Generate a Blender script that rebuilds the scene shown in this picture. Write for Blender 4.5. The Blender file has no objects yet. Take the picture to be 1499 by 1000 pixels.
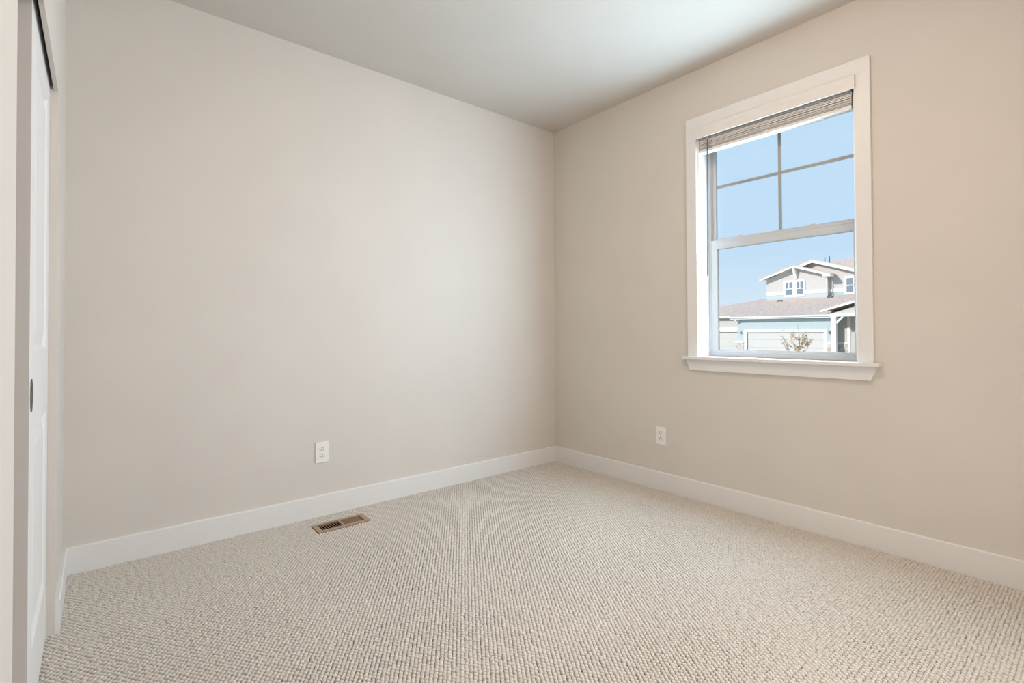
import bpy, bmesh, math, random
import numpy as np
from mathutils import Vector, Matrix

random.seed(7)
scene = bpy.context.scene
COL = scene.collection

# ------------------------------------------------------------------ camera
YAW, PITCH, ROLL = 0.693953, 0.013417, -0.005146
F_PX, CX, CY = 734.566, 753.023, 475.726
CAM = Vector((-2.9309, -2.9998, 1.0786))
d = Vector((math.sin(YAW) * math.cos(PITCH), math.cos(YAW) * math.cos(PITCH), math.sin(PITCH)))
r = Vector((math.cos(YAW), -math.sin(YAW), 0))
u = r.cross(d)
r2 = math.cos(ROLL) * r + math.sin(ROLL) * u
u2 = -math.sin(ROLL) * r + math.cos(ROLL) * u
cam_data = bpy.data.cameras.new('camera')
cam = bpy.data.objects.new('camera', cam_data)
COL.objects.link(cam)
cam.matrix_world = Matrix(((r2.x, u2.x, -d.x, CAM.x), (r2.y, u2.y, -d.y, CAM.y), (r2.z, u2.z, -d.z, CAM.z), (0, 0, 0, 1)))
cam_data.sensor_width = 36
cam_data.lens = F_PX / 1499 * 36
cam_data.shift_x = (749.5 - CX) / 1499
cam_data.shift_y = (CY - 500) / 1499
cam_data.clip_start = 0.02
cam_data.clip_end = 500
scene.camera = cam

# ------------------------------------------------------------------ sky
world = bpy.data.worlds.new('sky')
scene.world = world
world.use_nodes = True
wn, wl = world.node_tree.nodes, world.node_tree.links
wn.clear()
tc = wn.new('ShaderNodeTexCoord')
sep = wn.new('ShaderNodeSeparateXYZ')
rmp = wn.new('ShaderNodeValToRGB')
bg = wn.new('ShaderNodeBackground')
wo = wn.new('ShaderNodeOutputWorld')
wl.new(tc.outputs['Generated'], sep.inputs[0])
wl.new(sep.outputs['Z'], rmp.inputs[0])
wl.new(rmp.outputs[0], bg.inputs[0])
wl.new(bg.outputs[0], wo.inputs[0])
e = rmp.color_ramp.elements
e[0].position, e[0].color = 0.0, (0.74, 0.88, 1.0, 1)
e[1].position, e[1].color = 1.0, (0.20, 0.42, 0.86, 1)
m_ = e.new(0.14); m_.color = (0.56, 0.775, 1.0, 1)
m_ = e.new(0.40); m_.color = (0.55, 0.78, 1.0, 1)
bg.inputs[1].default_value = 1.0

# ------------------------------------------------------------------ sun
sun_d = bpy.data.lights.new('sun', 'SUN')
sun_d.energy = 3.2
sun_d.angle = 0.0093
sun_d.color = (1.0, 0.97, 0.93)
sun = bpy.data.objects.new('sun', sun_d)
COL.objects.link(sun)
sun.rotation_euler = Vector((-0.90, 0.26, 0.38)).to_track_quat('Z', 'Y').to_euler()

# ------------------------------------------------------------------ daylight entering by the window
day_d = bpy.data.lights.new('window_daylight', 'AREA')
day_d.shape = 'RECTANGLE'
day_d.size, day_d.size_y = 0.64, 1.08
day_d.energy = 45
day_d.color = (0.57, 0.81, 1.0)
day = bpy.data.objects.new('window_daylight', day_d)
COL.objects.link(day)
day.location = (0.060, -1.765, 1.53)
day.rotation_euler = (math.pi / 2, 0, math.pi / 2 - math.radians(6))

# ------------------------------------------------------------------ soft fill light, added in an unseen doorway behind the camera
fill_d = bpy.data.lights.new('fill_light', 'AREA')
fill_d.shape = 'RECTANGLE'
fill_d.size, fill_d.size_y = 0.84, 1.95
fill_d.energy = 21
fill_d.color = (1.0, 0.84, 0.72)
hall = bpy.data.objects.new('fill_light', fill_d)
COL.objects.link(hall)
hall.location = (-1.60, -3.60, 1.02)
hall.rotation_euler = (math.pi / 2, 0, 0)

# ------------------------------------------------------------------ exposure
vs = scene.view_settings
vs.view_transform = 'Standard'
vs.look = 'None'
vs.gamma = 1
vs.use_curve_mapping = False
vs.exposure = 0.0

# ================================================================== materials
def mat(name, color, rough=0.6, spec=0.3, metal=0.0):
    m = bpy.data.materials.new(name)
    m.use_nodes = True
    b = m.node_tree.nodes['Principled BSDF']
    b.inputs['Base Color'].default_value = (*color, 1)
    b.inputs['Roughness'].default_value = rough
    b.inputs['Specular IOR Level'].default_value = spec
    b.inputs['Metallic'].default_value = metal
    return m

def add_noise(m, color_a, color_b, scale=8, bump=0.0, bump_scale=200, dist=0.001, detail=3, stretch=(1, 1, 1), lo=0.35, hi=0.65):
    nt = m.node_tree
    b = nt.nodes['Principled BSDF']
    t = nt.nodes.new('ShaderNodeTexCoord')
    mp = nt.nodes.new('ShaderNodeMapping')
    mp.inputs['Scale'].default_value = stretch
    nt.links.new(t.outputs['Object'], mp.inputs[0])
    n = nt.nodes.new('ShaderNodeTexNoise')
    n.inputs['Scale'].default_value = scale
    n.inputs['Detail'].default_value = detail
    nt.links.new(mp.outputs[0], n.inputs['Vector'])
    cr = nt.nodes.new('ShaderNodeValToRGB')
    cr.color_ramp.elements[0].position = lo
    cr.color_ramp.elements[1].position = hi
    cr.color_ramp.elements[0].color = (*color_a, 1)
    cr.color_ramp.elements[1].color = (*color_b, 1)
    nt.links.new(n.outputs['Fac'], cr.inputs[0])
    nt.links.new(cr.outputs[0], b.inputs['Base Color'])
    if bump:
        n2 = nt.nodes.new('ShaderNodeTexNoise')
        n2.inputs['Scale'].default_value = bump_scale
        n2.inputs['Detail'].default_value = 2
        nt.links.new(mp.outputs[0], n2.inputs['Vector'])
        bp = nt.nodes.new('ShaderNodeBump')
        bp.inputs['Strength'].default_value = bump
        bp.inputs['Distance'].default_value = dist
        nt.links.new(n2.outputs['Fac'], bp.inputs['Height'])
        nt.links.new(bp.outputs[0], b.inputs['Normal'])
    return m

def wave_bump(m, axis, scale, strength, dist):
    nt = m.node_tree
    b = nt.nodes['Principled BSDF']
    t = nt.nodes.new('ShaderNodeTexCoord')
    w = nt.nodes.new('ShaderNodeTexWave')
    w.wave_type = 'BANDS'
    w.bands_direction = axis
    w.wave_profile = 'SAW'
    w.inputs['Scale'].default_value = scale
    bp = nt.nodes.new('ShaderNodeBump')
    bp.inputs['Strength'].default_value = strength
    bp.inputs['Distance'].default_value = dist
    nt.links.new(t.outputs['Object'], w.inputs['Vector'])
    nt.links.new(w.outputs['Fac'], bp.inputs['Height'])
    nt.links.new(bp.outputs[0], b.inputs['Normal'])
    return m

WALLC = (0.70, 0.658, 0.608)
M = {}
M['wall'] = add_noise(mat('wall_paint', WALLC, 0.62, 0.25), tuple(c * 0.985 for c in WALLC), tuple(c * 1.015 for c in WALLC), 2.5, 0.30, 130, 0.0012)
M['ceiling'] = add_noise(mat('ceiling_paint', (0.66, 0.615, 0.56), 0.8, 0.15), (0.65, 0.605, 0.55), (0.67, 0.625, 0.57), 2.0, 0.25, 110, 0.0012)
M['trim'] = add_noise(mat('white_trim_paint', (0.81, 0.80, 0.785), 0.38, 0.4), (0.805, 0.795, 0.78), (0.815, 0.805, 0.79), 6)
M['door'] = add_noise(mat('white_door_paint', (0.84, 0.83, 0.82), 0.42, 0.4), (0.835, 0.825, 0.815), (0.845, 0.835, 0.825), 6)
M['vinyl'] = add_noise(mat('shaded_white_vinyl', (0.62, 0.65, 0.68), 0.35, 0.4), (0.615, 0.645, 0.675), (0.625, 0.655, 0.685), 6)  # white vinyl greyed and blued: the frame's backlit shade is in the colour
M['muntin'] = add_noise(mat('grey_glazing_bar', (0.50, 0.55, 0.58), 0.45, 0.3), (0.49, 0.54, 0.57), (0.51, 0.56, 0.59), 6)
M['blind'] = add_noise(mat('white_faux_wood', (0.82, 0.79, 0.76), 0.45, 0.3), (0.80, 0.77, 0.74), (0.84, 0.81, 0.78), 30, stretch=(4, 0.4, 4))
M['cord'] = add_noise(mat('white_cord', (0.85, 0.84, 0.82), 0.7, 0.1), (0.83, 0.82, 0.80), (0.87, 0.86, 0.84), 200)
M['wand'] = add_noise(mat('dark_grey_wand', (0.13, 0.13, 0.15), 0.4, 0.3), (0.12, 0.12, 0.14), (0.14, 0.14, 0.16), 40)
M['plastic'] = add_noise(mat('white_outlet_plastic', (0.88, 0.86, 0.84), 0.3, 0.5), (0.875, 0.855, 0.835), (0.885, 0.865, 0.845), 10)
M['recept'] = add_noise(mat('ivory_receptacle_plastic', (0.83, 0.80, 0.77), 0.3, 0.5), (0.825, 0.795, 0.765), (0.835, 0.805, 0.775), 10)
M['dark'] = add_noise(mat('dark_slot', (0.02, 0.02, 0.02), 0.7, 0.1), (0.018, 0.018, 0.018), (0.022, 0.022, 0.022), 10)
M['bronze'] = add_noise(mat('satin_nickel', (0.42, 0.39, 0.36), 0.28, 0.5, 1.0), (0.40, 0.37, 0.34), (0.44, 0.41, 0.38), 60)
M['register'] = add_noise(mat('brown_register_metal', (0.40, 0.275, 0.18), 0.45, 0.4), (0.385, 0.26, 0.17), (0.42, 0.29, 0.19), 40)
M['duct'] = add_noise(mat('duct_metal', (0.03, 0.028, 0.026), 0.7, 0.2), (0.025, 0.023, 0.021), (0.035, 0.033, 0.031), 30)
M['carpet'] = add_noise(mat('carpet_loop', (0.62, 0.57, 0.51), 0.95, 0.03), (0.64, 0.59, 0.53), (0.73, 0.68, 0.62), 90, detail=4)
M['backing'] = add_noise(mat('carpet_backing', (0.10, 0.085, 0.07), 0.95, 0.03), (0.09, 0.075, 0.06), (0.11, 0.095, 0.08), 60)

def glass_mat():
    m = bpy.data.materials.new('window_glass')
    m.use_nodes = True
    nt = m.node_tree
    nt.nodes.clear()
    o = nt.nodes.new('ShaderNodeOutputMaterial')
    mx = nt.nodes.new('ShaderNodeMixShader')
    tr = nt.nodes.new('ShaderNodeBsdfTransparent')
    gl = nt.nodes.new('ShaderNodeBsdfGlossy')
    fr = nt.nodes.new('ShaderNodeFresnel')
    fr.inputs['IOR'].default_value = 1.2
    tr.inputs[0].default_value = (0.99, 0.985, 0.975, 1)
    gl.inputs['Roughness'].default_value = 0.0
    nt.links.new(fr.outputs[0], mx.inputs[0])
    nt.links.new(tr.outputs[0], mx.inputs[1])
    nt.links.new(gl.outputs[0], mx.inputs[2])
    nt.links.new(mx.outputs[0], o.inputs[0])
    return m
M['glass'] = glass_mat()

def glow_mat(color, strength):
    m = mat('frosted_lamp_glass', (0.9, 0.88, 0.84), 0.5, 0.3)
    b = m.node_tree.nodes['Principled BSDF']
    b.inputs['Emission Color'].default_value = (*color, 1)
    b.inputs['Emission Strength'].default_value = strength
    return m
M['lamp_glow'] = glow_mat((1.0, 0.71, 0.50), 50)

# outdoors
M['blue_siding'] = wave_bump(add_noise(mat('pale_blue_siding', (0.52, 0.605, 0.625), 0.8, 0.1), (0.51, 0.595, 0.615), (0.53, 0.615, 0.635), 3), 'Z', 1.6, 0.5, 0.03)
M['grey_siding'] = wave_bump(add_noise(mat('light_grey_siding', (0.61, 0.595, 0.57), 0.8, 0.1), (0.60, 0.585, 0.56), (0.62, 0.605, 0.58), 3), 'Y', 1.0, 0.25, 0.01)
M['grey_panel'] = add_noise(mat('light_grey_door_paint', (0.66, 0.645, 0.62), 0.7, 0.1), (0.65, 0.635, 0.61), (0.67, 0.655, 0.63), 3)
M['white_ext'] = add_noise(mat('white_exterior_paint', (0.88, 0.87, 0.85), 0.7, 0.1), (0.87, 0.86, 0.84), (0.89, 0.88, 0.86), 3)
M['roof'] = add_noise(mat('brown_asphalt_shingle', (0.68, 0.545, 0.455), 0.95, 0.05), (0.62, 0.49, 0.41), (0.74, 0.60, 0.50), 5, 0.4, 25, 0.01, 5)
M['stone'] = add_noise(mat('pale_ledge_stone', (0.62, 0.58, 0.54), 0.9, 0.05), (0.46, 0.42, 0.39), (0.74, 0.70, 0.66), 5, 0.6, 12, 0.03, 2, (1, 1, 2.5))
M['ext_glass'] = add_noise(mat('far_window_glass', (0.20, 0.27, 0.33), 0.1, 0.6), (0.19, 0.26, 0.32), (0.21, 0.28, 0.34), 2)
M['metal_dark'] = add_noise(mat('dark_grey_metal', (0.10, 0.10, 0.11), 0.5, 0.4), (0.09, 0.09, 0.10), (0.11, 0.11, 0.12), 5)
M['lantern'] = add_noise(mat('weathered_lantern_metal', (0.26, 0.26, 0.27), 0.5, 0.4), (0.25, 0.25, 0.26), (0.27, 0.27, 0.28), 5)
M['number'] = add_noise(mat('grey_number_paint', (0.30, 0.29, 0.28), 0.6, 0.2), (0.29, 0.28, 0.27), (0.31, 0.30, 0.29), 5)
M['bark'] = add_noise(mat('grey_brown_bark', (0.42, 0.35, 0.29), 0.9, 0.05), (0.36, 0.30, 0.25), (0.48, 0.40, 0.33), 20)
M['leaf'] = add_noise(mat('orange_autumn_leaf', (0.78, 0.56, 0.32), 0.7, 0.1), (0.72, 0.47, 0.24), (0.86, 0.72, 0.52), 6)
M['concrete'] = add_noise(mat('pale_concrete', (0.58, 0.56, 0.53), 0.9, 0.05), (0.55, 0.53, 0.50), (0.61, 0.59, 0.56), 1.5)
M['lawn'] = add_noise(mat('dry_lawn', (0.42, 0.40, 0.26), 0.95, 0.03), (0.36, 0.35, 0.21), (0.48, 0.45, 0.31), 3)
M['asphalt'] = add_noise(mat('grey_asphalt', (0.30, 0.30, 0.30), 0.95, 0.03), (0.27, 0.27, 0.27), (0.33, 0.33, 0.33), 3)
M['ext_wall'] = add_noise(mat('own_house_siding', (0.60, 0.59, 0.56), 0.85, 0.05), (0.59, 0.58, 0.55), (0.61, 0.60, 0.57), 3)

# ================================================================== builders
ORG = {}

def register(o, parent, origin):
    COL.objects.link(o)
    ORG[o.name] = Vector(origin)
    if parent is not None:
        o.parent = parent
        o.location = Vector(origin) - ORG[parent.name]
    else:
        o.location = origin
    return o

def tag(o, label=None, cat=None, group=None, kind=None):
    if label: o['label'] = label
    if cat: o['category'] = cat
    if group: o['group'] = group
    if kind: o['kind'] = kind
    return o

def empty(name, loc, label, cat, group=None, kind=None):
    o = bpy.data.objects.new(name, None)
    o.empty_display_size = 0.05
    register(o, None, loc)
    return tag(o, label, cat, group, kind)

class MB:
    """collects shapes, given in world coordinates, into one bmesh"""
    def __init__(s):
        s.bm = bmesh.new()
    def box(s, a, b, bevel=0.0, seg=2):
        x0, y0, z0 = (min(a[i], b[i]) for i in range(3))
        x1, y1, z1 = (max(a[i], b[i]) for i in range(3))
        t = bmesh.new()
        vs_ = [t.verts.new(p) for p in ((x0,y0,z0),(x1,y0,z0),(x1,y1,z0),(x0,y1,z0),(x0,y0,z1),(x1,y0,z1),(x1,y1,z1),(x0,y1,z1))]
        for f in ((3,2,1,0),(4,5,6,7),(0,1,5,4),(1,2,6,5),(2,3,7,6),(3,0,4,7)):
            t.faces.new([vs_[i] for i in f])
        if bevel:
            bmesh.ops.bevel(t, geom=list(t.edges), offset=bevel, segments=seg, affect='EDGES', profile=0.6)
        s.merge(t)
        return s
    def merge(s, t):
        me = bpy.data.meshes.new('tmp')
        t.to_mesh(me); t.free()
        s.bm.from_mesh(me)
        bpy.data.meshes.remove(me)
    def prism(s, pts, axis, a, b):
        """polygon pts (in the two other axes, in xyz order) extruded along axis from a to b"""
        def p3(q, v):
            l = list(q); l.insert(axis, v); return l
        t = bmesh.new()
        A = [t.verts.new(p3(q, a)) for q in pts]
        B = [t.verts.new(p3(q, b)) for q in pts]
        t.faces.new(A); t.faces.new(B[::-1])
        n = len(pts)
        for i in range(n):
            t.faces.new((A[i], B[i], B[(i + 1) % n], A[(i + 1) % n]))
        bmesh.ops.recalc_face_normals(t, faces=t.faces)
        s.merge(t)
        return s
    def slab(s, quad, th):
        """a roof or plate: four (or more) corner points of the top, thickness th straight down"""
        t = bmesh.new()
        A = [t.verts.new(q) for q in quad]
        B = [t.verts.new((q[0], q[1], q[2] - th)) for q in quad]
        t.faces.new(A); t.faces.new(B[::-1])
        n = len(quad)
        for i in range(n):
            t.faces.new((A[i], B[i], B[(i + 1) % n], A[(i + 1) % n]))
        bmesh.ops.recalc_face_normals(t, faces=t.faces)
        s.merge(t)
        return s
    def tube(s, pts, rad, n=8):
        t = bmesh.new()
        rings = []
        pts = [Vector(p) for p in pts]
        rads = rad if isinstance(rad, (list, tuple)) else [rad] * len(pts)
        for i, p in enumerate(pts):
            dr = (pts[min(i + 1, len(pts) - 1)] - pts[max(i - 1, 0)]).normalized()
            up = Vector((0, 0, 1)) if abs(dr.z) < 0.95 else Vector((1, 0, 0))
            a = dr.cross(up).normalized(); b = dr.cross(a)
            rings.append([t.verts.new(p + rads[i] * (math.cos(k * 2 * math.pi / n) * a + math.sin(k * 2 * math.pi / n) * b)) for k in range(n)])
        for i in range(len(rings) - 1):
            for k in range(n):
                t.faces.new((rings[i][k], rings[i][(k + 1) % n], rings[i + 1][(k + 1) % n], rings[i + 1][k]))
        t.faces.new(rings[0][::-1]); t.faces.new(rings[-1])
        bmesh.ops.recalc_face_normals(t, faces=t.faces)
        s.merge(t)
        return s
    def build(s, name, m, parent=None, origin=None, smooth=False):
        if origin is None:
            origin = ORG[parent.name] if parent is not None else Vector((0, 0, 0))
        origin = Vector(origin)
        bmesh.ops.translate(s.bm, verts=s.bm.verts, vec=-origin)
        me = bpy.data.meshes.new(name)
        s.bm.to_mesh(me); s.bm.free()
        me.materials.append(M[m])
        if smooth:
            for p in me.polygons: p.use_smooth = True
        o = bpy.data.objects.new(name, me)
        return register(o, parent, origin)

def clone(o, parent, origin):
    """a copy sharing its mesh, placed at origin"""
    c = o.copy()
    return register(c, parent, origin)

def structure(o, label, cat):
    return tag(o, label, cat, kind='structure')

# ================================================================== room dimensions
H = 2.74            # ceiling
WX = -3.042         # closet wall face
YB = -3.50          # wall behind the camera
BT, BH = 0.0148, 0.129   # baseboard
# window opening in the right wall (x = 0)
WY0, WY1 = -2.170, -1.306
WZ0, WZ1 = 0.917, 2.358
# closet opening
CY0, CY1, CZ = -1.756, -0.565, 1.955
T = 0.16
# floor register hole
RX0, RX1, RY0, RY1 = -1.988, -1.752, -0.236, -0.150

# ------------------------------------------------------------------ shell
fl = MB()
fx0, fx1, fy0, fy1 = -4.30, 0.0, YB, 0.0
fl.box((fx0, fy0, -0.06), (RX0, fy1, 0)).box((RX1, fy0, -0.06), (fx1, fy1, 0)).box((RX0, fy0, -0.06), (RX1, RY0, 0)).box((RX0, RY1, -0.06), (RX1, fy1, 0))
structure(fl.build('floor', 'backing'), 'beige loop carpeted floor of the empty room', 'floor')
structure(MB().box((-4.30, YB, H), (0.0, 0.0, H + 0.2)).build('ceiling', 'ceiling'), 'smooth pale ceiling over the empty room', 'ceiling')
structure(MB().box((-4.46, 0.0, -0.06), (T, T, H + 0.2)).build('wall_back', 'wall'), 'beige wall with an outlet, facing the camera on the left', 'wall')
wr = MB()
wr.box((0, YB, -0.06), (T, WY0, H + 0.2)).box((0, WY1, -0.06), (T, 0.0, H + 0.2)).box((0, WY0, -0.06), (T, WY1, 0.897)).box((0, WY0, WZ1), (T, WY1, H + 0.2))
structure(wr.build('wall_right', 'wall'), 'beige wall on the right that holds the window', 'wall')
wl_ = MB()
wl_.box((WX, CY1, 0), (WX - 0.12, 0.0, H)).box((WX, YB, 0), (WX - 0.12, CY0, H)).box((WX, CY0, CZ), (WX - 0.012, CY1, H)).box((WX - 0.012, CY0, CZ + 0.12), (WX - 0.12, CY1, H))
structure(wl_.build('wall_left', 'wall'), 'beige closet wall at the left edge with a sliding door opening', 'wall')
# unseen wall behind the camera; doorway and hall beyond added for the fill light
DW0, DW1, DWZ = -2.02, -1.18, 2.06
wf = MB()
wf.box((-4.46, YB, -0.06), (DW0, YB - 0.12, H + 0.2)).box((DW1, YB, -0.06), (T, YB - 0.12, H + 0.2)).box((DW0, YB, DWZ), (DW1, YB - 0.12, H + 0.2))
structure(wf.build('wall_front', 'wall'), 'beige wall with an added open doorway, unseen behind the camera', 'wall')
hl = MB()
hl.box((-4.46, YB - 1.3, -0.06), (T, YB - 1.42, H + 0.2)).box((-4.46, YB - 0.12, -0.06), (-4.34, YB - 1.3, H + 0.2)).box((T - 0.12, YB - 0.12, -0.06), (T, YB - 1.3, H + 0.2))
structure(hl.build('wall_hall', 'wall'), 'added beige hall walls, unseen behind the camera', 'wall')
structure(MB().box((-4.34, YB - 1.3, H), (T - 0.12, YB - 0.12, H + 0.2)).build('ceiling_hall', 'ceiling'), 'added pale hall ceiling, unseen behind the camera', 'ceiling')
structure(MB().box((-4.34, YB - 1.3, -0.06), (T - 0.12, YB, 0.0)).build('floor_hall', 'backing'), 'added hall floor, unseen behind the camera', 'floor')
structure(MB().box((-4.30, YB, -0.06), (-4.46, 0.0, H + 0.2)).build('wall_closet', 'wall'), 'shaded beige back wall inside the closet', 'wall')

def baseboard(name, a, b, axis, label):
    """a, b: ends of the run along axis, on the wall face; a flat board with an eased top edge"""
    prof = [(0, 0), (BT, 0), (BT, BH - 0.004), (BT - 0.004, BH), (0, BH)]
    m = MB()
    if axis == 0:      # on wall_back, face towards -y
        m.prism([(-p[0], p[1]) for p in prof], 0, a, b)
    elif axis == 1:    # on wall_right, face towards -x
        m.prism([(-p[0], p[1]) for p in prof], 1, a, b)
    else:              # on wall_left, face towards +x
        m.prism([(WX + p[0], p[1]) for p in prof], 1, a, b)
    structure(m.build(name, 'trim'), label, 'baseboard')
baseboard('baseboard_back', WX, 0.0, 0, 'white baseboard along the left facing wall behind the floor register')
baseboard('baseboard_right', YB, -BT, 1, 'white baseboard along the window wall')
baseboard('baseboard_left', CY1 + 0.002, -BT, 2, 'short white baseboard between closet opening and room corner')

# ------------------------------------------------------------------ carpet loops
def carpet():
    a, b = 0.0165, 0.0122
    x0, x1, y0, y1 = -3.70, -BT, YB + 0.02, -BT
    rng = np.random.default_rng(3)
    pts = []
    row = 0
    y = y1 - 0.004
    while y > y0:
        xs = np.arange(x0 + (a / 2 if row % 2 else 0), x1 - 0.004, a)
        pts.append(np.stack([xs, np.full_like(xs, y)], 1))
        y -= b; row += 1
    P = np.concatenate(pts)
    keep = ~((P[:, 0] > -2.018) & (P[:, 0] < -1.722) & (P[:, 1] > -0.266) & (P[:, 1] < -0.130))
    keep &= ~((P[:, 0] < WX) & ((P[:, 1] < CY0) | (P[:, 1] > CY1)) & (P[:, 0] > WX - 0.125))
    keep &= ~((P[:, 0] < WX + BT) & (P[:, 1] > CY1) & (P[:, 0] > WX - 0.01))
    P = P[keep]
    n = len(P)
    P = P + rng.normal(0, 0.0006, P.shape)
    # worn / brushed patches: the loops stand a little thinner there
    w = np.zeros(n)
    for k in range(26):
        kx, ky = rng.normal(0, 5.0, 2); ph = rng.uniform(0, 6.28)
        w += np.sin(kx * P[:, 0] * 1.3 + ky * P[:, 1] * 1.3 + ph)
    w = np.clip(w / np.std(w), -2, 2)
    rad = 0.00735 * (1 + 0.03 * w + rng.normal(0, 0.03, n))
    hgt = 0.0095 * (1 + 0.04 * w + rng.normal(0, 0.07, n))
    seg = 8
    ang = np.arange(seg) * 2 * np.pi / seg
    tmpl = [(np.cos(t) * 1.0, np.sin(t) * 1.0, 0.0) for t in ang] + [(np.cos(t) * 0.95, np.sin(t) * 0.95, 0.66) for t in ang] + [(np.cos(t) * 0.64, np.sin(t) * 0.64, 0.94) for t in ang] + [(0, 0, 1.0)]
    tmpl = np.array(tmpl)
    faces = []
    for L in range(2):
        for k in range(seg):
            k2 = (k + 1) % seg
            faces.append((L * seg + k, L * seg + k2, (L + 1) * seg + k2, (L + 1) * seg + k))
    for k in range(seg):
        faces.append((2 * seg + k, 2 * seg + (k + 1) % seg, 3 * seg))
    nv = len(tmpl)
    V = np.empty((n, nv, 3), np.float32)
    lean = rng.normal(0, 0.0010, (n, 2))
    V[:, :, 0] = P[:, None, 0] + tmpl[None, :, 0] * rad[:, None] * 0.98 + tmpl[None, :, 2] * lean[:, None, 0]
    V[:, :, 1] = P[:, None, 1] + tmpl[None, :, 1] * rad[:, None] * 0.98 + tmpl[None, :, 2] * lean[:, None, 1]
    V[:, :, 2] = tmpl[None, :, 2] * hgt[:, None] + 0.0002
    li = np.concatenate([np.array(f) for f in faces])
    lt = np.array([len(f) for f in faces])
    off = (np.arange(n) * nv)
    loops = (li[None, :] + off[:, None]).ravel().astype(np.int32)
    tot = np.tile(lt, n).astype(np.int32)
    start = np.concatenate([[0], np.cumsum(tot)[:-1]]).astype(np.int32)
    me = bpy.data.meshes.new('carpet_pile')
    me.vertices.add(n * nv); me.vertices.foreach_set('co', V.ravel())
    me.loops.add(len(loops)); me.loops.foreach_set('vertex_index', loops)
    me.polygons.add(len(tot)); me.polygons.foreach_set('loop_start', start)
    me.polygons.foreach_set('use_smooth', np.ones(len(tot), bool))
    me.update(calc_edges=True)
    me.materials.append(M['carpet'])
    o = bpy.data.objects.new('carpet_pile', me)
    register(o, None, (0, 0, 0))
    tag(o, 'beige looped carpet pile covering the floor', 'carpet', kind='stuff')
carpet()

# ================================================================== window
win = empty('window_1', (0.0, -1.738, WZ0), 'white single-hung window with casing and sill in the right wall', 'window', kind='structure')
CT = 0.019
oy0, oy1, oz1 = -2.237, -1.236, 2.432
MB().box((-CT, oy0, WZ1), (0, oy1, oz1), 0.0015).build('head_casing', 'trim', win)
MB().box((-CT, WY1, WZ0), (0, oy1, WZ1), 0.0015).build('side_casing', 'trim', win)
MB().box((-CT, oy0, WZ0), (0, WY0, WZ1), 0.0015).build('side_casing', 'trim', win)
MB().box((-0.047, -2.266, 0.8975), (-0.0005, -1.207, WZ0), 0.003).box((-0.004, WY0, 0.8975), (0.158, WY1, WZ0 - 0.0005)).build('stool', 'trim', win)
MB().prism([(-2.249, 0.8965), (-1.222, 0.8965), (-1.248, 0.829), (-2.224, 0.829)], 0, -CT, 0).build('apron', 'trim', win)
# reveal liners
MB().box((0, WY1, WZ0), (0.15, WY1 - 0.010, WZ1)).build('jamb_liner', 'trim', win)
MB().box((0, WY0, WZ0), (0.15, WY0 + 0.010, WZ1)).build('jamb_liner', 'trim', win)
MB().box((0, WY0 + 0.010, WZ1 - 0.010), (0.15, WY1 - 0.010, WZ1)).build('head_liner', 'trim', win)
ya, yb = WY0 + 0.010, WY1 - 0.010
def rect_frame(name, x0, x1, y0, y1, z0, z1, wl, wr, wb, wt, m, parent, bev=0.002):
    k = MB()
    k.box((x0, y0, z0), (x1, y0 + wr, z1), bev).box((x0, y1 - wl, z0), (x1, y1, z1), bev)
    k.box((x0, y0 + wr, z0), (x1, y1 - wl, z0 + wb), bev).box((x0, y0 + wr, z1 - wt), (x1, y1 - wl, z1), bev)
    return k.build(name, m, parent)
fr_ = rect_frame('frame', 0.108, 0.158, ya, yb, WZ0, WZ1 - 0.010, 0.016, 0.016, 0.020, 0.020, 'vinyl', win)
# upper sash (fixed, outer track) and lower sash (inner track)
gy0, gy1 = -2.122, -1.336
up = rect_frame('upper_sash', 0.134, 0.154, ya + 0.016, yb - 0.016, 1.630, WZ1 - 0.030, 0.022, 0.022, 0.036, 0.03, 'vinyl', win)
lo = rect_frame('lower_sash', 0.110, 0.132, ya + 0.016, yb - 0.016, 0.930, 1.655, 0.040, 0.022, 0.028, 0.058, 'vinyl', win)
MB().box((0.1075, -2.118, 1.640), (0.1105, -1.36, 1.646)).build('rail_lip', 'vinyl', lo)
MB().box((0.1075, -2.118, 1.602), (0.1105, -1.36, 1.606)).build('rail_lip', 'vinyl', lo)
uy0, uy1, uz0, uz1 = ya + 0.038, yb - 0.038, 1.666, WZ1 - 0.060
my, mz = -1.745, 2.002
MB().box((0.141, my - 0.0085, uz0), (0.147, my + 0.0085, uz1)).build('muntin', 'muntin', up)
MB().box((0.141, uy0, mz - 0.0085), (0.147, my - 0.0085, mz + 0.0085)).build('muntin', 'muntin', up)
MB().box((0.141, my + 0.0085, mz - 0.0085), (0.147, uy1, mz + 0.0085)).build('muntin', 'muntin', up)
for (p0, p1) in ((uy0, my), (my, uy1)):
    for (q0, q1) in ((uz0, mz), (mz, uz1)):
        MB().box((0.1395, p0, q0), (0.1405, p1, q1)).build('pane', 'glass', up)
MB().box((0.120, ya + 0.038, 0.958), (0.121, yb - 0.056, 1.597)).build('pane', 'glass', lo)
for yy in (-1.52, -1.935):
    k = MB().box((0.112, yy - 0.030, 1.655), (0.130, yy + 0.030, 1.660), 0.001)
    k.tube([(0.121, yy, 1.660), (0.121, yy, 1.668)], 0.008, 10)
    k.box((0.113, yy - 0.004, 1.663), (0.121, yy + 0.022, 1.667), 0.001)
    k.build('sash_lock', 'vinyl', lo)

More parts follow.
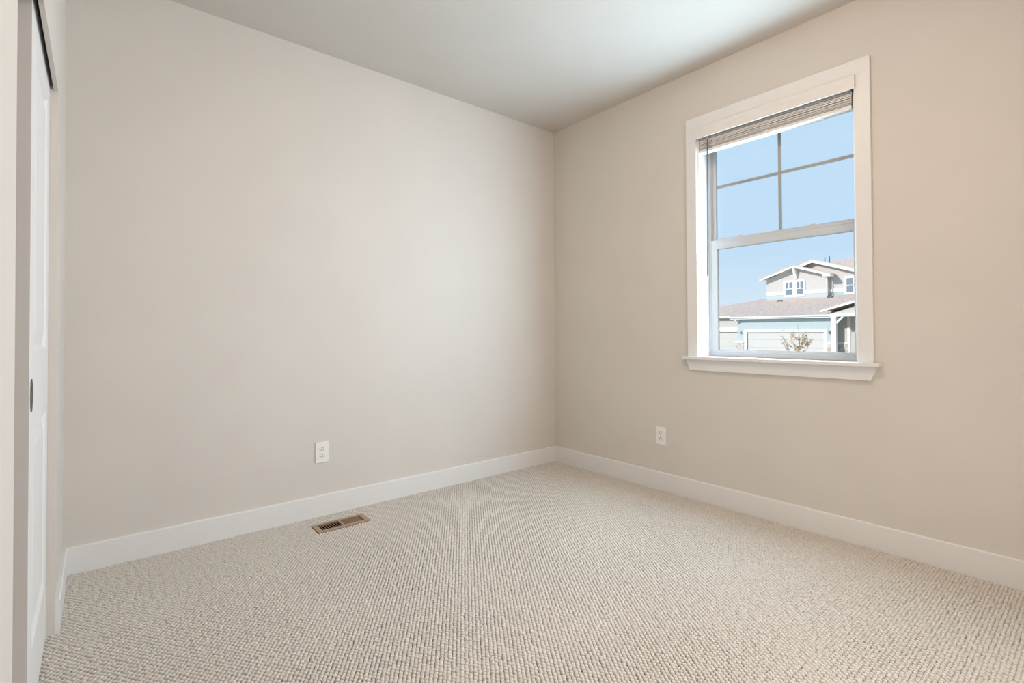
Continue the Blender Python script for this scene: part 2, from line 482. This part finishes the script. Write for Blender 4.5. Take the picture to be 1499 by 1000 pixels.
# ------------------------------------------------------------------ blind
bl = empty('window_blind', (0.02, -1.738, 2.19), 'white slatted blind drawn up to the top of the window', 'blind')
by0, by1 = WY0 + 0.016, WY1 - 0.016
vy0, vy1 = -2.176, -1.300
k = MB()
vp = [(-0.036, 2.287), (-0.036, 2.350), (-0.033, 2.356), (-0.024, 2.356), (-0.024, 2.287)]
k.prism([(p[0], p[1]) for p in vp], 1, vy0, vy1)
k.box((-0.024, vy0, 2.287), (-0.0195, vy0 + 0.008, 2.356)).box((-0.024, vy1 - 0.008, 2.287), (-0.0195, vy1, 2.356))
k.build('valance', 'blind', bl)
MB().box((-0.004, by0, 2.310), (0.046, by1, 2.346), 0.002).build('headrail', 'blind', bl)
def slat_mesh():
    k = MB()
    n = 6
    top, bot = [], []
    for i in range(n + 1):
        t = i / n
        x = -0.025 + 0.05 * t
        z = 0.0022 * math.sin(math.pi * t)
        top.append((x, z + 0.0013)); bot.append((x, z - 0.0013))
    k.prism(top + bot[::-1], 1, by0, by1)
    return k
s0 = slat_mesh()
NS = 17
zs = [2.2225 + i * 0.0050 for i in range(NS)]
bmesh.ops.translate(s0.bm, verts=s0.bm.verts, vec=Vector((0.020, 0, zs[0])))
first = s0.build('slat', 'blind', bl, origin=(0.020, 0.0, zs[0]))
for i in range(1, NS):
    c = clone(first, bl, (0.020 + random.uniform(-0.0025, 0.0025), random.uniform(-0.002, 0.002), zs[i] + random.uniform(-0.0006, 0.0006)))
    c.rotation_euler = (random.uniform(-0.001, 0.001), random.uniform(-0.05, 0.05), 0)
MB().box((-0.006, by0, 2.200), (0.046, by1, 2.218), 0.003).build('bottom_rail', 'blind', bl)
for yy in (by1 - 0.10, -1.738, by0 + 0.14):
    for xx in (-0.0085, 0.0485):
        k = MB()
        k.tube([(xx, yy, 2.310), (xx + random.uniform(-.002, .001), yy + 0.003, 2.27), (xx, yy - 0.002, 2.24), (xx, yy, 2.202)], 0.0011, 5)
        for j in range(5):
            z = 2.225 + j * 0.014
            s_ = -1 if xx < 0 else 1
            k.tube([(xx, yy - 0.001, z), (xx + s_ * 0.003, yy + 0.010, z - 0.006), (xx + s_ * 0.002, yy + 0.016, z + 0.002), (xx, yy + 0.002, z + 0.008)], 0.0009, 5)
        k.build('ladder_cord', 'cord', bl)
    MB().tube([(0.020, yy, 2.200), (0.020, yy, 2.196)], 0.007, 10).build('rail_plug', 'cord', bl)
k = MB().tube([(-0.012, -1.384, 2.322), (-0.013, -1.383, 2.29), (-0.014, -1.382, 2.270)], 0.0018, 6)
k.build('wand_hook', 'cord', bl)
MB().tube([(-0.014, -1.382, 2.272), (-0.015, -1.374, 1.43), (-0.015, -1.374, 1.418)], [0.0042, 0.0042, 0.003], 6).build('tilt_wand', 'wand', bl)

# ================================================================== ceiling lamp (above the frame's top edge)
LX, LY = -1.50, -1.98
lamp = empty('ceiling_lamp', (LX, LY, H), 'round flush ceiling lamp with a frosted glass bowl', 'lamp')
def lathe(prof, n=40):
    t = bmesh.new()
    R_ = [[t.verts.new((LX + r_ * math.cos(i * 2 * math.pi / n), LY + r_ * math.sin(i * 2 * math.pi / n), z_)) for i in range(n)] for r_, z_ in prof]
    for a_ in range(len(R_) - 1):
        for i in range(n):
            t.faces.new((R_[a_][i], R_[a_][(i + 1) % n], R_[a_ + 1][(i + 1) % n], R_[a_ + 1][i]))
    t.faces.new(R_[0]); t.faces.new(R_[-1])
    bmesh.ops.recalc_face_normals(t, faces=t.faces)
    m = MB(); m.merge(t)
    return m
lathe([(0.175, H), (0.178, H - 0.004), (0.178, H - 0.026), (0.172, H - 0.030)]).build('base', 'bronze', lamp, smooth=True)
lathe([(0.165, H - 0.030), (0.160, H - 0.055), (0.138, H - 0.085), (0.100, H - 0.106), (0.050, H - 0.117), (0.010, H - 0.119)]).build('bowl', 'lamp_glow', lamp, smooth=True)
lathe([(0.010, H - 0.119), (0.012, H - 0.124), (0.007, H - 0.132), (0.002, H - 0.134)], 16).build('finial', 'bronze', lamp, smooth=True)

# ================================================================== outlets
def outlet(loc, wall, label):
    root = empty('wall_outlet', loc, label, 'outlet', 'duplex wall outlets')
    ox, oy, oz = loc
    # local frame: s along the wall, t out of the wall
    def bx(s0_, s1_, z0, z1, t0, t1, bev=0.0):
        if wall == 'back':
            return (ox + s0_, oy - t0, oz + z0), (ox + s1_, oy - t1, oz + z1), bev
        return (ox - t0, oy + s0_, oz + z0), (ox - t1, oy + s1_, oz + z1), bev
    W2, H2 = 0.0385, 0.0600
    MB().box(*bx(-W2, W2, -H2, H2, 0.0, 0.0065, 0.0022)).build('cover_plate', 'plastic', root)
    for zc in (0.0195, -0.0195):
        m = MB()
        pts = []
        for i in range(28):
            a = i * 2 * math.pi / 28
            pts.append((0.0172 * math.cos(a), max(-0.0145, min(0.0145, 0.0172 * math.sin(a)))))
        if wall == 'back':
            m.prism([(ox + p[0], oz + zc + p[1]) for p in pts], 1, oy - 0.0064, oy - 0.0082)
        else:
            m.prism([(oy + p[0], oz + zc + p[1]) for p in pts], 0, ox - 0.0064, ox - 0.0082)
        rc = m.build('receptacle', 'recept', root)
        MB().box(*bx(-0.0075, -0.0053, zc - 0.0085, zc - 0.0005, 0.0080, 0.0084)).build('slot', 'dark', rc)
        MB().box(*bx(0.0053, 0.0075, zc - 0.0075, zc - 0.0010, 0.0080, 0.0084)).build('slot', 'dark', rc)
        m = MB()
        if wall == 'back':
            m.tube([(ox, oy - 0.0080, oz + zc + 0.0072), (ox, oy - 0.0084, oz + zc + 0.0072)], 0.0030, 10)
        else:
            m.tube([(ox - 0.0080, oy, oz + zc + 0.0072), (ox - 0.0084, oy, oz + zc + 0.0072)], 0.0030, 10)
        m.build('ground_hole', 'dark', rc)
    m = MB()
    if wall == 'back':
        m.tube([(ox, oy - 0.0060, oz), (ox, oy - 0.0078, oz)], 0.0034, 12)
    else:
        m.tube([(ox - 0.0060, oy, oz), (ox - 0.0078, oy, oz)], 0.0034, 12)
    m.build('screw', 'plastic', root)
outlet((-1.912, 0.0, 0.377), 'back', 'white duplex outlet on the left wall above the brown floor register')
outlet((0.0, -1.0195, 0.3725), 'right', 'white duplex outlet on the window wall, left of and below the window')

# ================================================================== floor register
reg = empty('floor_register', (-1.870, -0.193, 0.0), 'brown metal floor register set in the carpet by the left baseboard', 'register')
zt = 0.011
k = MB()
for a_, b_ in (((-2.016, -0.261), (RX0, -0.133)), ((RX1, -0.261), (-1.725, -0.133)), ((RX0, -0.261), (RX1, RY0)), ((RX0, RY1), (RX1, -0.133))):
    k.box((a_[0], a_[1], 0.0), (b_[0], b_[1], zt), 0.0015)
k.build('frame', 'register', reg)
MB().box((-1.8755, RY0, 0.002), (-1.8645, RY1, zt)).build('centre_bar', 'register', reg)
def fins(x0, x1, n, tilt):
    first_ = None
    for i in range(n):
        x = x0 + (x1 - x0) * (i + 1) / (n + 1)
        if first_ is None:
            first_ = MB().box((x - 0.0014, RY0, -0.002), (x + 0.0014, RY1, 0.0108)).build('louver', 'register', reg, origin=(x, -0.193, 0.004))
            o = first_
        else:
            o = clone(first_, reg, (x, -0.193, 0.004))
        o.rotation_euler = (0, tilt, 0)
fins(RX0, -1.8755, 7, -0.70)
fins(-1.8645, RX1, 8, 0.55)
k = MB()
zd = -0.16
k.box((RX0, RY0, zd), (RX1, RY1, zd + 0.002)).box((RX0, RY0, zd), (RX0 + 0.001, RY1, -0.003)).box((RX1 - 0.001, RY0, zd), (RX1, RY1, -0.003))
k.box((RX0, RY0, zd), (RX1, RY0 + 0.001, -0.003)).box((RX0, RY1 - 0.001, zd), (RX1, RY1, -0.003))
k.build('duct', 'duct', reg)
MB().slab([(-1.8645, RY0 + 0.004, -0.006), (-1.768, RY0 + 0.004, -0.018), (-1.768, RY1 - 0.004, -0.018), (-1.8645, RY1 - 0.004, -0.006)], 0.001).build('damper', 'register', reg)

# ================================================================== closet sliding door
DX = WX - 0.0225        # door face
DY0, DY1 = -1.195, CY1 - 0.001
DZ0, DZ1 = 0.012, CZ + 0.06
DTH = 0.034
dr = empty('door_1', (DX - DTH / 2, (DY0 + DY1) / 2, DZ0), 'white two-panel sliding closet door with a recessed oval pull', 'door', kind='structure')
PY0, PY1 = -1.088, -0.668
LZ0, LZ1, UZ0, UZ1 = 0.215, 0.815, 1.030, 1.880
MB().box((DX, DY0, DZ0), (DX - DTH, PY0, DZ1), 0.001).build('stile', 'door', dr)
MB().box((DX, PY1, DZ0), (DX - DTH, DY1, DZ1), 0.001).build('stile', 'door', dr)
for z0, z1 in ((DZ0, LZ0), (LZ1, UZ0), (UZ1, DZ1)):
    MB().box((DX, PY0, z0), (DX - DTH, PY1, z1), 0.0).build('rail', 'door', dr)
def raised_panel(z0, z1):
    t = bmesh.new()
    loops = []
    for ins, dep in ((0.0, 0.0), (0.012, 0.009), (0.020, 0.009), (0.055, 0.002)):
        loops.append([t.verts.new((DX - dep, yy, zz)) for yy, zz in ((PY0 + ins, z0 + ins), (PY1 - ins, z0 + ins), (PY1 - ins, z1 - ins), (PY0 + ins, z1 - ins))])
    for i in range(len(loops) - 1):
        for j in range(4):
            t.faces.new((loops[i][j], loops[i][(j + 1) % 4], loops[i + 1][(j + 1) % 4], loops[i + 1][j]))
    t.faces.new(loops[-1])
    back = [t.verts.new((DX - DTH, v.co.y, v.co.z)) for v in loops[0]]
    for j in range(4):
        t.faces.new((back[j], back[(j + 1) % 4], loops[0][(j + 1) % 4], loops[0][j]))
    t.faces.new(back[::-1])
    bmesh.ops.recalc_face_normals(t, faces=t.faces)
    m = MB(); m.merge(t)
    m.build('panel', 'door', dr)
raised_panel(LZ0, LZ1)
raised_panel(UZ0, UZ1)
# oval cup pull: a rim ring round a dished cup
def pull(yc, zc, ry, rz):
    n = 28
    def rings(prof, cap):
        t = bmesh.new()
        L = []
        for f, o_ in prof:
            L.append([t.verts.new((DX + o_, yc + ry * f * math.cos(i * 2 * math.pi / n), zc + rz * f * math.sin(i * 2 * math.pi / n))) for i in range(n)])
        for a_ in range(len(L) - 1):
            for i in range(n):
                t.faces.new((L[a_][i], L[a_][(i + 1) % n], L[a_ + 1][(i + 1) % n], L[a_ + 1][i]))
        if cap: t.faces.new(L[-1])
        bmesh.ops.recalc_face_normals(t, faces=t.faces)
        m = MB(); m.merge(t)
        return m
    rim = rings(((1.0, 0.0004), (0.98, 0.0026), (0.80, 0.0026), (0.76, 0.0006)), False).build('finger_pull', 'metal_dark', dr)
    tag(rim, 'dark oval finger pull')
    rings(((0.765, 0.0005), (0.5, 0.0005)), True).build('cup', 'bronze', rim)
pull(-1.158, 0.916, 0.020, 0.044)
MB().box((DX - 0.002, CY0, CZ + 0.085), (DX - 0.075, CY1, CZ + 0.118)).build('sliding_track', 'dark', dr)

# ================================================================== outdoors
GZ = -1.17
gr = MB().box((T, -60, GZ - 0.1), (75, 80, GZ))
structure(gr.build('ground', 'lawn'), 'dry lawn outside the window', 'ground')
structure(MB().box((10, -60, GZ), (19, 80, GZ + 0.02)).build('street', 'asphalt'), 'asphalt street between the houses', 'street')
structure(MB().box((20.6, 8.6, GZ), (32, 13.8, GZ + 0.03)).build('driveway', 'concrete'), 'pale concrete driveway of the house across the street', 'driveway')
structure(MB().box((19.2, -60, GZ), (20.6, 80, GZ + 0.03)).build('sidewalk', 'concrete'), 'pale concrete sidewalk across the street', 'sidewalk')

# ---- house across the street
hs = empty('house', (34, 10.5, GZ), 'pale blue and grey gabled house with a wide garage, seen through the window', 'house')
def part(name, m, parent, *boxes):
    k = MB()
    for a_, b_ in boxes: k.box(a_, b_)
    return k.build(name, m, parent)
XF = 32.0
gy_r, gy_l = 8.20, 14.25
# garage wall around its door
part('garage_wall', 'blue_siding', hs, ((XF, 13.59, GZ), (XF + 0.2, gy_l, 1.93)), ((XF, gy_r, GZ), (XF + 0.2, 8.74, 1.93)), ((XF, 8.74, 0.955), (XF + 0.2, 13.59, 1.93)), ((XF + 0.2, gy_l - 0.2, GZ), (41, gy_l, 1.95)))
gd = part('garage_door', 'grey_panel', hs, ((XF + 0.12, 8.70, GZ), (XF + 0.16, 13.63, 0.98)))
for i in range(4):
    z0 = GZ + 0.03 + i * 0.53
    MB().box((XF + 0.10, 8.75, z0), (XF + 0.12, 13.58, z0 + 0.515), 0.006, 1).build('door_section', 'grey_panel', gd)
part('door_casing', 'white_ext', hs, ((XF - 0.05, 8.74, 0.955), (XF, 13.59, 1.150)))
part('door_casing', 'white_ext', hs, ((XF - 0.05, 8.58, GZ), (XF, 8.74, 1.150)))
part('door_casing', 'white_ext', hs, ((XF - 0.05, 13.59, GZ), (XF, 13.77, 1.150)))
# stone piers with caps
for a_, b_ in ((13.77, 14.33), (8.20, 8.58)):
    p_ = part('stone_pier', 'stone', hs, ((XF - 0.09, a_, GZ), (XF, b_, 0.215)))
    part('cap', 'white_ext', p_, ((XF - 0.13, a_, 0.215), (XF, b_ + 0.02, 0.335)))
# sconces
for yy in (13.98, 8.42):
    k = MB().box((XF - 0.02, yy - 0.035, 0.90), (XF, yy + 0.035, 1.02), 0.004)
    k.prism([(yy - 0.032, 0.86), (yy + 0.032, 0.86), (yy + 0.045, 0.97), (yy + 0.02, 1.02), (yy - 0.02, 1.02), (yy - 0.045, 0.97)], 0, XF - 0.13, XF - 0.04)
    k.box((XF - 0.08, yy - 0.01, 0.98), (XF, yy + 0.01, 1.01))
    k.build('wall_lantern', 'lantern', hs)
# house number
fc = bpy.data.curves.new('number', 'FONT')
fc.body = '405'
fc.size = 0.20
fc.extrude = 0.004
fc.align_x = 'CENTER'; fc.align_y = 'CENTER'
fo = bpy.data.objects.new('number_tmp', fc)
COL.objects.link(fo)
bpy.context.view_layer.update()
nm = bpy.data.meshes.new_from_object(fo.evaluated_get(bpy.context.evaluated_depsgraph_get()))
bpy.data.objects.remove(fo)
nm.name = 'house_number'
nm.materials.clear(); nm.materials.append(M['number'])
no = bpy.data.objects.new('house_number', nm)
register(no, hs, (XF - 0.056, 11.17, 1.055))
no.rotation_euler = (math.pi / 2, 0, -math.pi / 2)
# garage eave, gutter, roof
EX, EZ = 31.45, 1.955
part('fascia', 'white_ext', hs, ((EX, 8.10, EZ - 0.10), (EX + 0.04, 14.52, EZ)))
part('gutter', 'white_ext', hs, ((EX - 0.10, 8.10, EZ - 0.02), (EX, 14.52, EZ + 0.07)))
part('soffit', 'white_ext', hs, ((EX + 0.04, 8.10, EZ - 0.10), (XF + 0.1, 14.52, EZ - 0.08)))
part('corbel', 'white_ext', hs, ((XF - 0.42, 14.14, EZ - 0.19), (XF, 14.26, EZ - 0.10)), ((XF - 0.22, 14.14, EZ - 0.34), (XF, 14.26, EZ - 0.19)))
sl = (3.42 - 2.03) / (36.2 - EX)
k = MB()
k.slab([(EX - 0.06, 14.55, 2.03), (EX - 0.06, 5.0, 2.03), (36.3, 5.0, 2.03 + sl * (36.36 - EX)), (36.3, 14.50, 2.03 + sl * (36.36 - EX))], 0.05)
k.build('garage_roof', 'roof', hs)
for (xx, yy) in ((35.4, 12.75), (35.8, 9.6)):
    z = 2.03 + sl * (xx + 0.06 - EX)
    MB().box((xx - 0.12, yy - 0.16, z - 0.02), (xx + 0.14, yy + 0.16, z + 0.09), 0.02).build('roof_vent', 'metal_dark', hs)
# upper storey, front gable
X2 = 36.0
yl, yr = 13.935, 9.89
pk = (yl + yr) / 2 - 0.08
k = MB().prism([(yl, 2.9), (yr, 2.9), (yr, 4.86), (pk, 5.58), (yl, 4.92)], 0, X2, X2 + 0.2)
k.box((X2 + 0.2, yl - 0.2, 2.9), (42, yl, 4.95))
k.box((X2 + 0.2, yr, 2.9), (42, yr + 0.2, 4.95))
k.build('upper_wall', 'grey_siding', hs)
part('lower_siding', 'blue_siding', hs, ((X2 - 0.012, yr, 3.2), (X2, yl, 3.69)))
part('belt_band', 'white_ext', hs, ((X2 - 0.05, yr, 3.685), (X2, 11.22, 3.925)))
part('belt_band', 'white_ext', hs, ((X2 - 0.05, 12.71, 3.685), (X2, yl + 0.03, 3.925)))
# gable roof and rake boards
pkz = 5.78
pL, pR = (14.19, 4.97), (9.46, 4.97)
pky = 11.83
k = MB()
for (py, pz) in (pL, pR):
    k.slab([(35.32, pky, pkz), (35.32, py, pz), (41, py, pz), (41, pky, pkz)], 0.05)
k.build('gable_roof', 'roof', hs)
for (py, pz) in (pL, pR):
    MB().prism([(pky, pkz - 0.03), (py, pz - 0.03), (py, pz - 0.20), (pky, pkz - 0.21)], 0, 35.36, 35.42).build('rake_board', 'white_ext', hs)
    s_ = 1 if py > pky else -1
    MB().prism([(pky, pkz - 0.06), (py, pz - 0.06), (py, pz - 0.10), (pky, pkz - 0.10)], 0, 35.42, X2 + 0.05).build('soffit', 'white_ext', hs)
part('eave_return', 'white_ext', hs, ((35.34, 9.43, 4.76), (36.0, 9.90, 4.93)))
k = MB().prism([(X2, 5.55), (35.45, 5.60), (35.45, 5.50), (X2 - 0.12, 4.80), (X2, 4.80)], 1, 11.76, 11.93)
k.build('gable_bracket', 'white_ext', hs)
# twin window
def far_window(x, y0, y1, z0, z1, tr, bars):
    w = rect_frame('window', x - 0.05, x + 0.01, y0, y1, z0, z1, tr, tr, tr, tr, 'white_ext', hs, 0.0)
    yy0, yy1, zz0, zz1 = y0 + tr, y1 - tr, z0 + tr, z1 - tr
    MB().box((x - 0.02, yy0, zz0), (x - 0.012, yy1, zz1)).build('pane', 'ext_glass', w)
    k = MB()
    for (a0, a1, b0, b1) in bars:
        k.box((x - 0.035, yy0 + (yy1 - yy0) * a0, zz0 + (zz1 - zz0) * b0), (x - 0.02, yy0 + (yy1 - yy0) * a1, zz0 + (zz1 - zz0) * b1))
    k.build('glazing_bar', 'white_ext', w)
    return w
bars = ((0, 1, 0.46, 0.52), (0.45, 0.55, 0.52, 1))
far_window(X2, 11.96, 12.71, 3.50, 4.72, 0.145, bars)
far_window(X2, 11.22, 11.96, 3.50, 4.72, 0.145, bars)
# second, rear gable to the right
X3 = 36.55
sc_ = (X3 + 2.93) / (37.5 + 2.93)
Y3 = lambda y: -3.0 + (y + 3.0) * sc_
Z3 = lambda z: 1.0786 + (z - 1.0786) * sc_
XR = X3 - 0.55
p3 = Y3(11.14)
q3 = lambda pts: [(Y3(a_), Z3(b_)) for a_, b_ in pts]
k = MB().prism(q3([(10.2, 2.9), (4.0, 2.9), (4.0, 3.7), (11.14, 6.05), (11.6, 5.9), (12.4, 5.6), (12.4, 4.9), (10.2, 4.9)]), 0, X3, X3 + 0.2)
k.build('rear_upper_wall', 'grey_siding', hs)
part('lower_siding', 'blue_siding', hs, ((X3 - 0.012, 4.0, 3.0), (X3, yr, Z3(3.78))))
part('belt_band', 'white_ext', hs, ((X3 - 0.05, Y3(9.27), Z3(3.775)), (X3, yr, Z3(4.03))))
far_window(X3, Y3(8.05), Y3(9.275), Z3(3.55), Z3(4.86), 0.16, ((0.46, 0.54, 0, 1), (0, 1, 0.46, 0.53)))
pz3 = Z3(6.26)
k = MB()
k.slab([(XR, p3, pz3), (XR, Y3(3.0), Z3(3.40)), (45, Y3(3.0), Z3(3.40)), (45, p3, pz3)], 0.05)
k.slab([(XR, p3, pz3), (XR, Y3(13.4), Z3(5.46)), (45, Y3(13.4), Z3(5.46)), (45, p3, pz3)], 0.05)
k.build('rear_roof', 'roof', hs)
MB().prism(q3([(11.14, 6.23), (3.0, 3.37), (3.0, 3.13), (11.14, 5.99)]), 0, XR + 0.03, XR + 0.10).build('rake_board', 'white_ext', hs)
MB().prism(q3([(11.14, 6.23), (13.4, 5.43), (13.4, 5.19), (11.14, 5.99)]), 0, XR + 0.03, XR + 0.10).build('rake_board', 'white_ext', hs)
k = MB().slab([(37.2, 10.6, 4.7), (37.2, 3.0, 4.7), (41.0, 3.0, 6.52), (41.0, 11.0, 6.52)], 0.06)
k.build('ridge_roof', 'roof', hs)
for yy, zz in ((11.03, 6.52), (10.72, 6.60)):
    MB().tube([(39.2, yy, 6.1), (39.2, yy, zz)], 0.035, 8).build('vent_pipe', 'metal_dark', hs)
# downspout at the front gable corner
MB().tube([(X2 - 0.07, 9.83, 4.76), (X2 - 0.07, 9.83, 3.50), (X2 - 0.20, 9.83, 3.40)], 0.04, 8).build('downspout', 'white_ext', hs)
# porch at the right
XP = 30.5
part('porch_post', 'white_ext', hs, ((XP, 7.60, GZ), (XP + 0.26, 7.87, 1.88)), ((XP - 0.03, 7.57, 1.16), (XP + 0.29, 7.90, 1.20)))
part('porch_post', 'white_ext', hs, ((XP, 4.40, GZ), (XP + 0.26, 4.66, 1.88)))
part('porch_beam', 'white_ext', hs, ((XP - 0.02, 4.2, 1.87), (XP + 0.28, 7.89, 2.04)))
MB().prism([(7.60, 1.42), (7.60, 1.60), (7.33, 1.87), (7.20, 1.87)], 0, XP + 0.06, XP + 0.20).build('porch_brace', 'white_ext', hs)
py_, pz_ = 6.1, 2.93
MB().prism([(7.9, 2.04), (4.3, 2.04), (py_, 2.66)], 0, XP + 0.1, XP + 0.2).build('porch_gable', 'grey_siding', hs)
k = MB()
for yy in (8.34, 3.86):
    k.slab([(30.15, py_, pz_ + 0.04), (30.15, yy, 2.29), (35.5, yy, 2.29), (35.5, py_, pz_ + 0.04)], 0.04)
k.build('porch_roof', 'roof', hs)
for yy in (8.34, 3.86):
    MB().prism([(py_, pz_), (yy, 2.25), (yy, 2.13), (py_, pz_ - 0.16)], 0, 30.18, 30.25).build('rake_board', 'white_ext', hs)
XW = 33.0
part('porch_wall', 'grey_siding', hs, ((XW, 3.5, GZ), (XW + 0.2, 8.35, 2.6)))
part('porch_wall_trim', 'white_ext', hs, ((XW - 0.04, 7.59, GZ), (XW, 7.76, 2.2)))
part('belt_band', 'white_ext', hs, ((XW - 0.05, 7.76, 0.22), (XW, 8.35, 0.34)))
part('stone_base', 'stone', hs, ((XW - 0.06, 7.76, GZ), (XW, 8.35, 0.22)))

# ---- attached neighbour at the left
nh = empty('house', (34, 17.5, GZ), 'low grey garage wing with brown roof left of the blue-sided garage', 'house')
NY = 14.60
part('garage_wall', 'grey_siding', nh, ((33.0, NY, 1.28), (33.2, 22, 2.15)), ((33.0, 20.0, GZ), (33.2, 22, 1.28)))
part('door_casing', 'white_ext', nh, ((32.95, NY, 0.985), (33.0, 20.2, 1.30)))
gd2 = part('garage_door', 'grey_panel', nh, ((33.12, NY, GZ), (33.16, 20.0, 0.99)))
for i in range(4):
    z0 = GZ + 0.03 + i * 0.53
    MB().box((33.10, NY, z0), (33.12, 19.98, z0 + 0.515), 0.006, 1).build('door_section', 'grey_panel', gd2)
part('gutter', 'white_ext', nh, ((32.45, 14.85, 2.03), (32.55, 22.5, 2.13)))
part('fascia', 'white_ext', nh, ((32.55, NY, 1.98), (32.6, 22.5, 2.10)))
k = MB().slab([(32.48, NY, 2.14), (32.48, 22.5, 2.14), (37.0, 18.6, 3.02), (37.0, 17.1, 3.17), (36.9, 15.25, 3.22), (36.3, NY, 3.44)], 0.05)
k.build('roof', 'roof', nh)
part('side_wall', 'grey_siding', hs, ((33.0, gy_l, GZ), (33.2, 14.56, 2.15)))
part('side_band', 'white_ext', hs, ((32.95, gy_l, 0.985), (33.0, 14.56, 1.30)))

# ---- sapling in front of the garage
tr = empty('sapling', (18.0, 4.92, GZ), 'small bare-branched sapling with orange autumn leaves before the garage', 'tree')
base = Vector((18.0, 4.92, GZ))
tips = []
MB().tube([base, base + Vector((0.01, 0.01, 0.7)), base + Vector((0, 0.0, 1.35)), base + Vector((0.02, -0.03, 1.9)), base + Vector((0.0, 0.05, 2.6))], [0.03, 0.026, 0.020, 0.012, 0.004], 7).build('trunk', 'bark', tr)
rnd = random.Random(11)
for i in range(16):
    z0 = rnd.uniform(1.15, 1.9)
    a = i * 2.4 + rnd.uniform(-.3, .3)
    L_ = rnd.uniform(0.35, 0.62) * (1.15 if z0 < 1.5 else 0.75)
    st = base + Vector((0, 0, z0))
    mid = st + Vector((math.cos(a) * L_ * 0.5, math.sin(a) * L_ * 0.55, L_ * 0.25))
    en = st + Vector((math.cos(a) * L_ * 0.8, math.sin(a) * L_ * 1.0, L_ * rnd.uniform(0.6, 1.0)))
    k = MB().tube([st, mid, en], [0.011, 0.008, 0.003], 5)
    for j in range(3):
        t_ = rnd.uniform(0.3, 0.9)
        s1 = mid.lerp(en, t_)
        e1 = s1 + Vector((rnd.uniform(-.15, .15), rnd.uniform(-.15, .15), rnd.uniform(0.05, .2)))
        k.tube([s1, e1], [0.005, 0.002], 4)
        tips.append((s1, e1))
    tips += [(mid, en), (st, mid)]
    k.build('branch', 'bark', tr)
lv = bmesh.new()
for i in range(1000):
    s1, e1 = rnd.choice(tips)
    p = s1.lerp(e1, rnd.random()) + Vector((rnd.gauss(0, .03), rnd.gauss(0, .03), rnd.gauss(0, .03)))
    if p.z > 0.75 and rnd.random() < 0.65: continue
    q = Matrix.Rotation(rnd.uniform(0, 6.28), 3, 'Z') @ Matrix.Rotation(rnd.uniform(-1.2, 1.2), 3, 'X')
    sz = rnd.uniform(0.024, 0.052)
    vs_ = [lv.verts.new(p + q @ Vector(c) * sz) for c in ((0, -1, 0), (0.55, -0.1, 0.12), (0, 1, 0), (-0.55, -0.1, 0.12))]
    lv.faces.new(vs_[:3]); lv.faces.new((vs_[0], vs_[2], vs_[3]))
m = MB(); m.merge(lv)
tag(m.build('foliage', 'leaf', tr), 'sparse orange and tan leaves', kind='stuff')
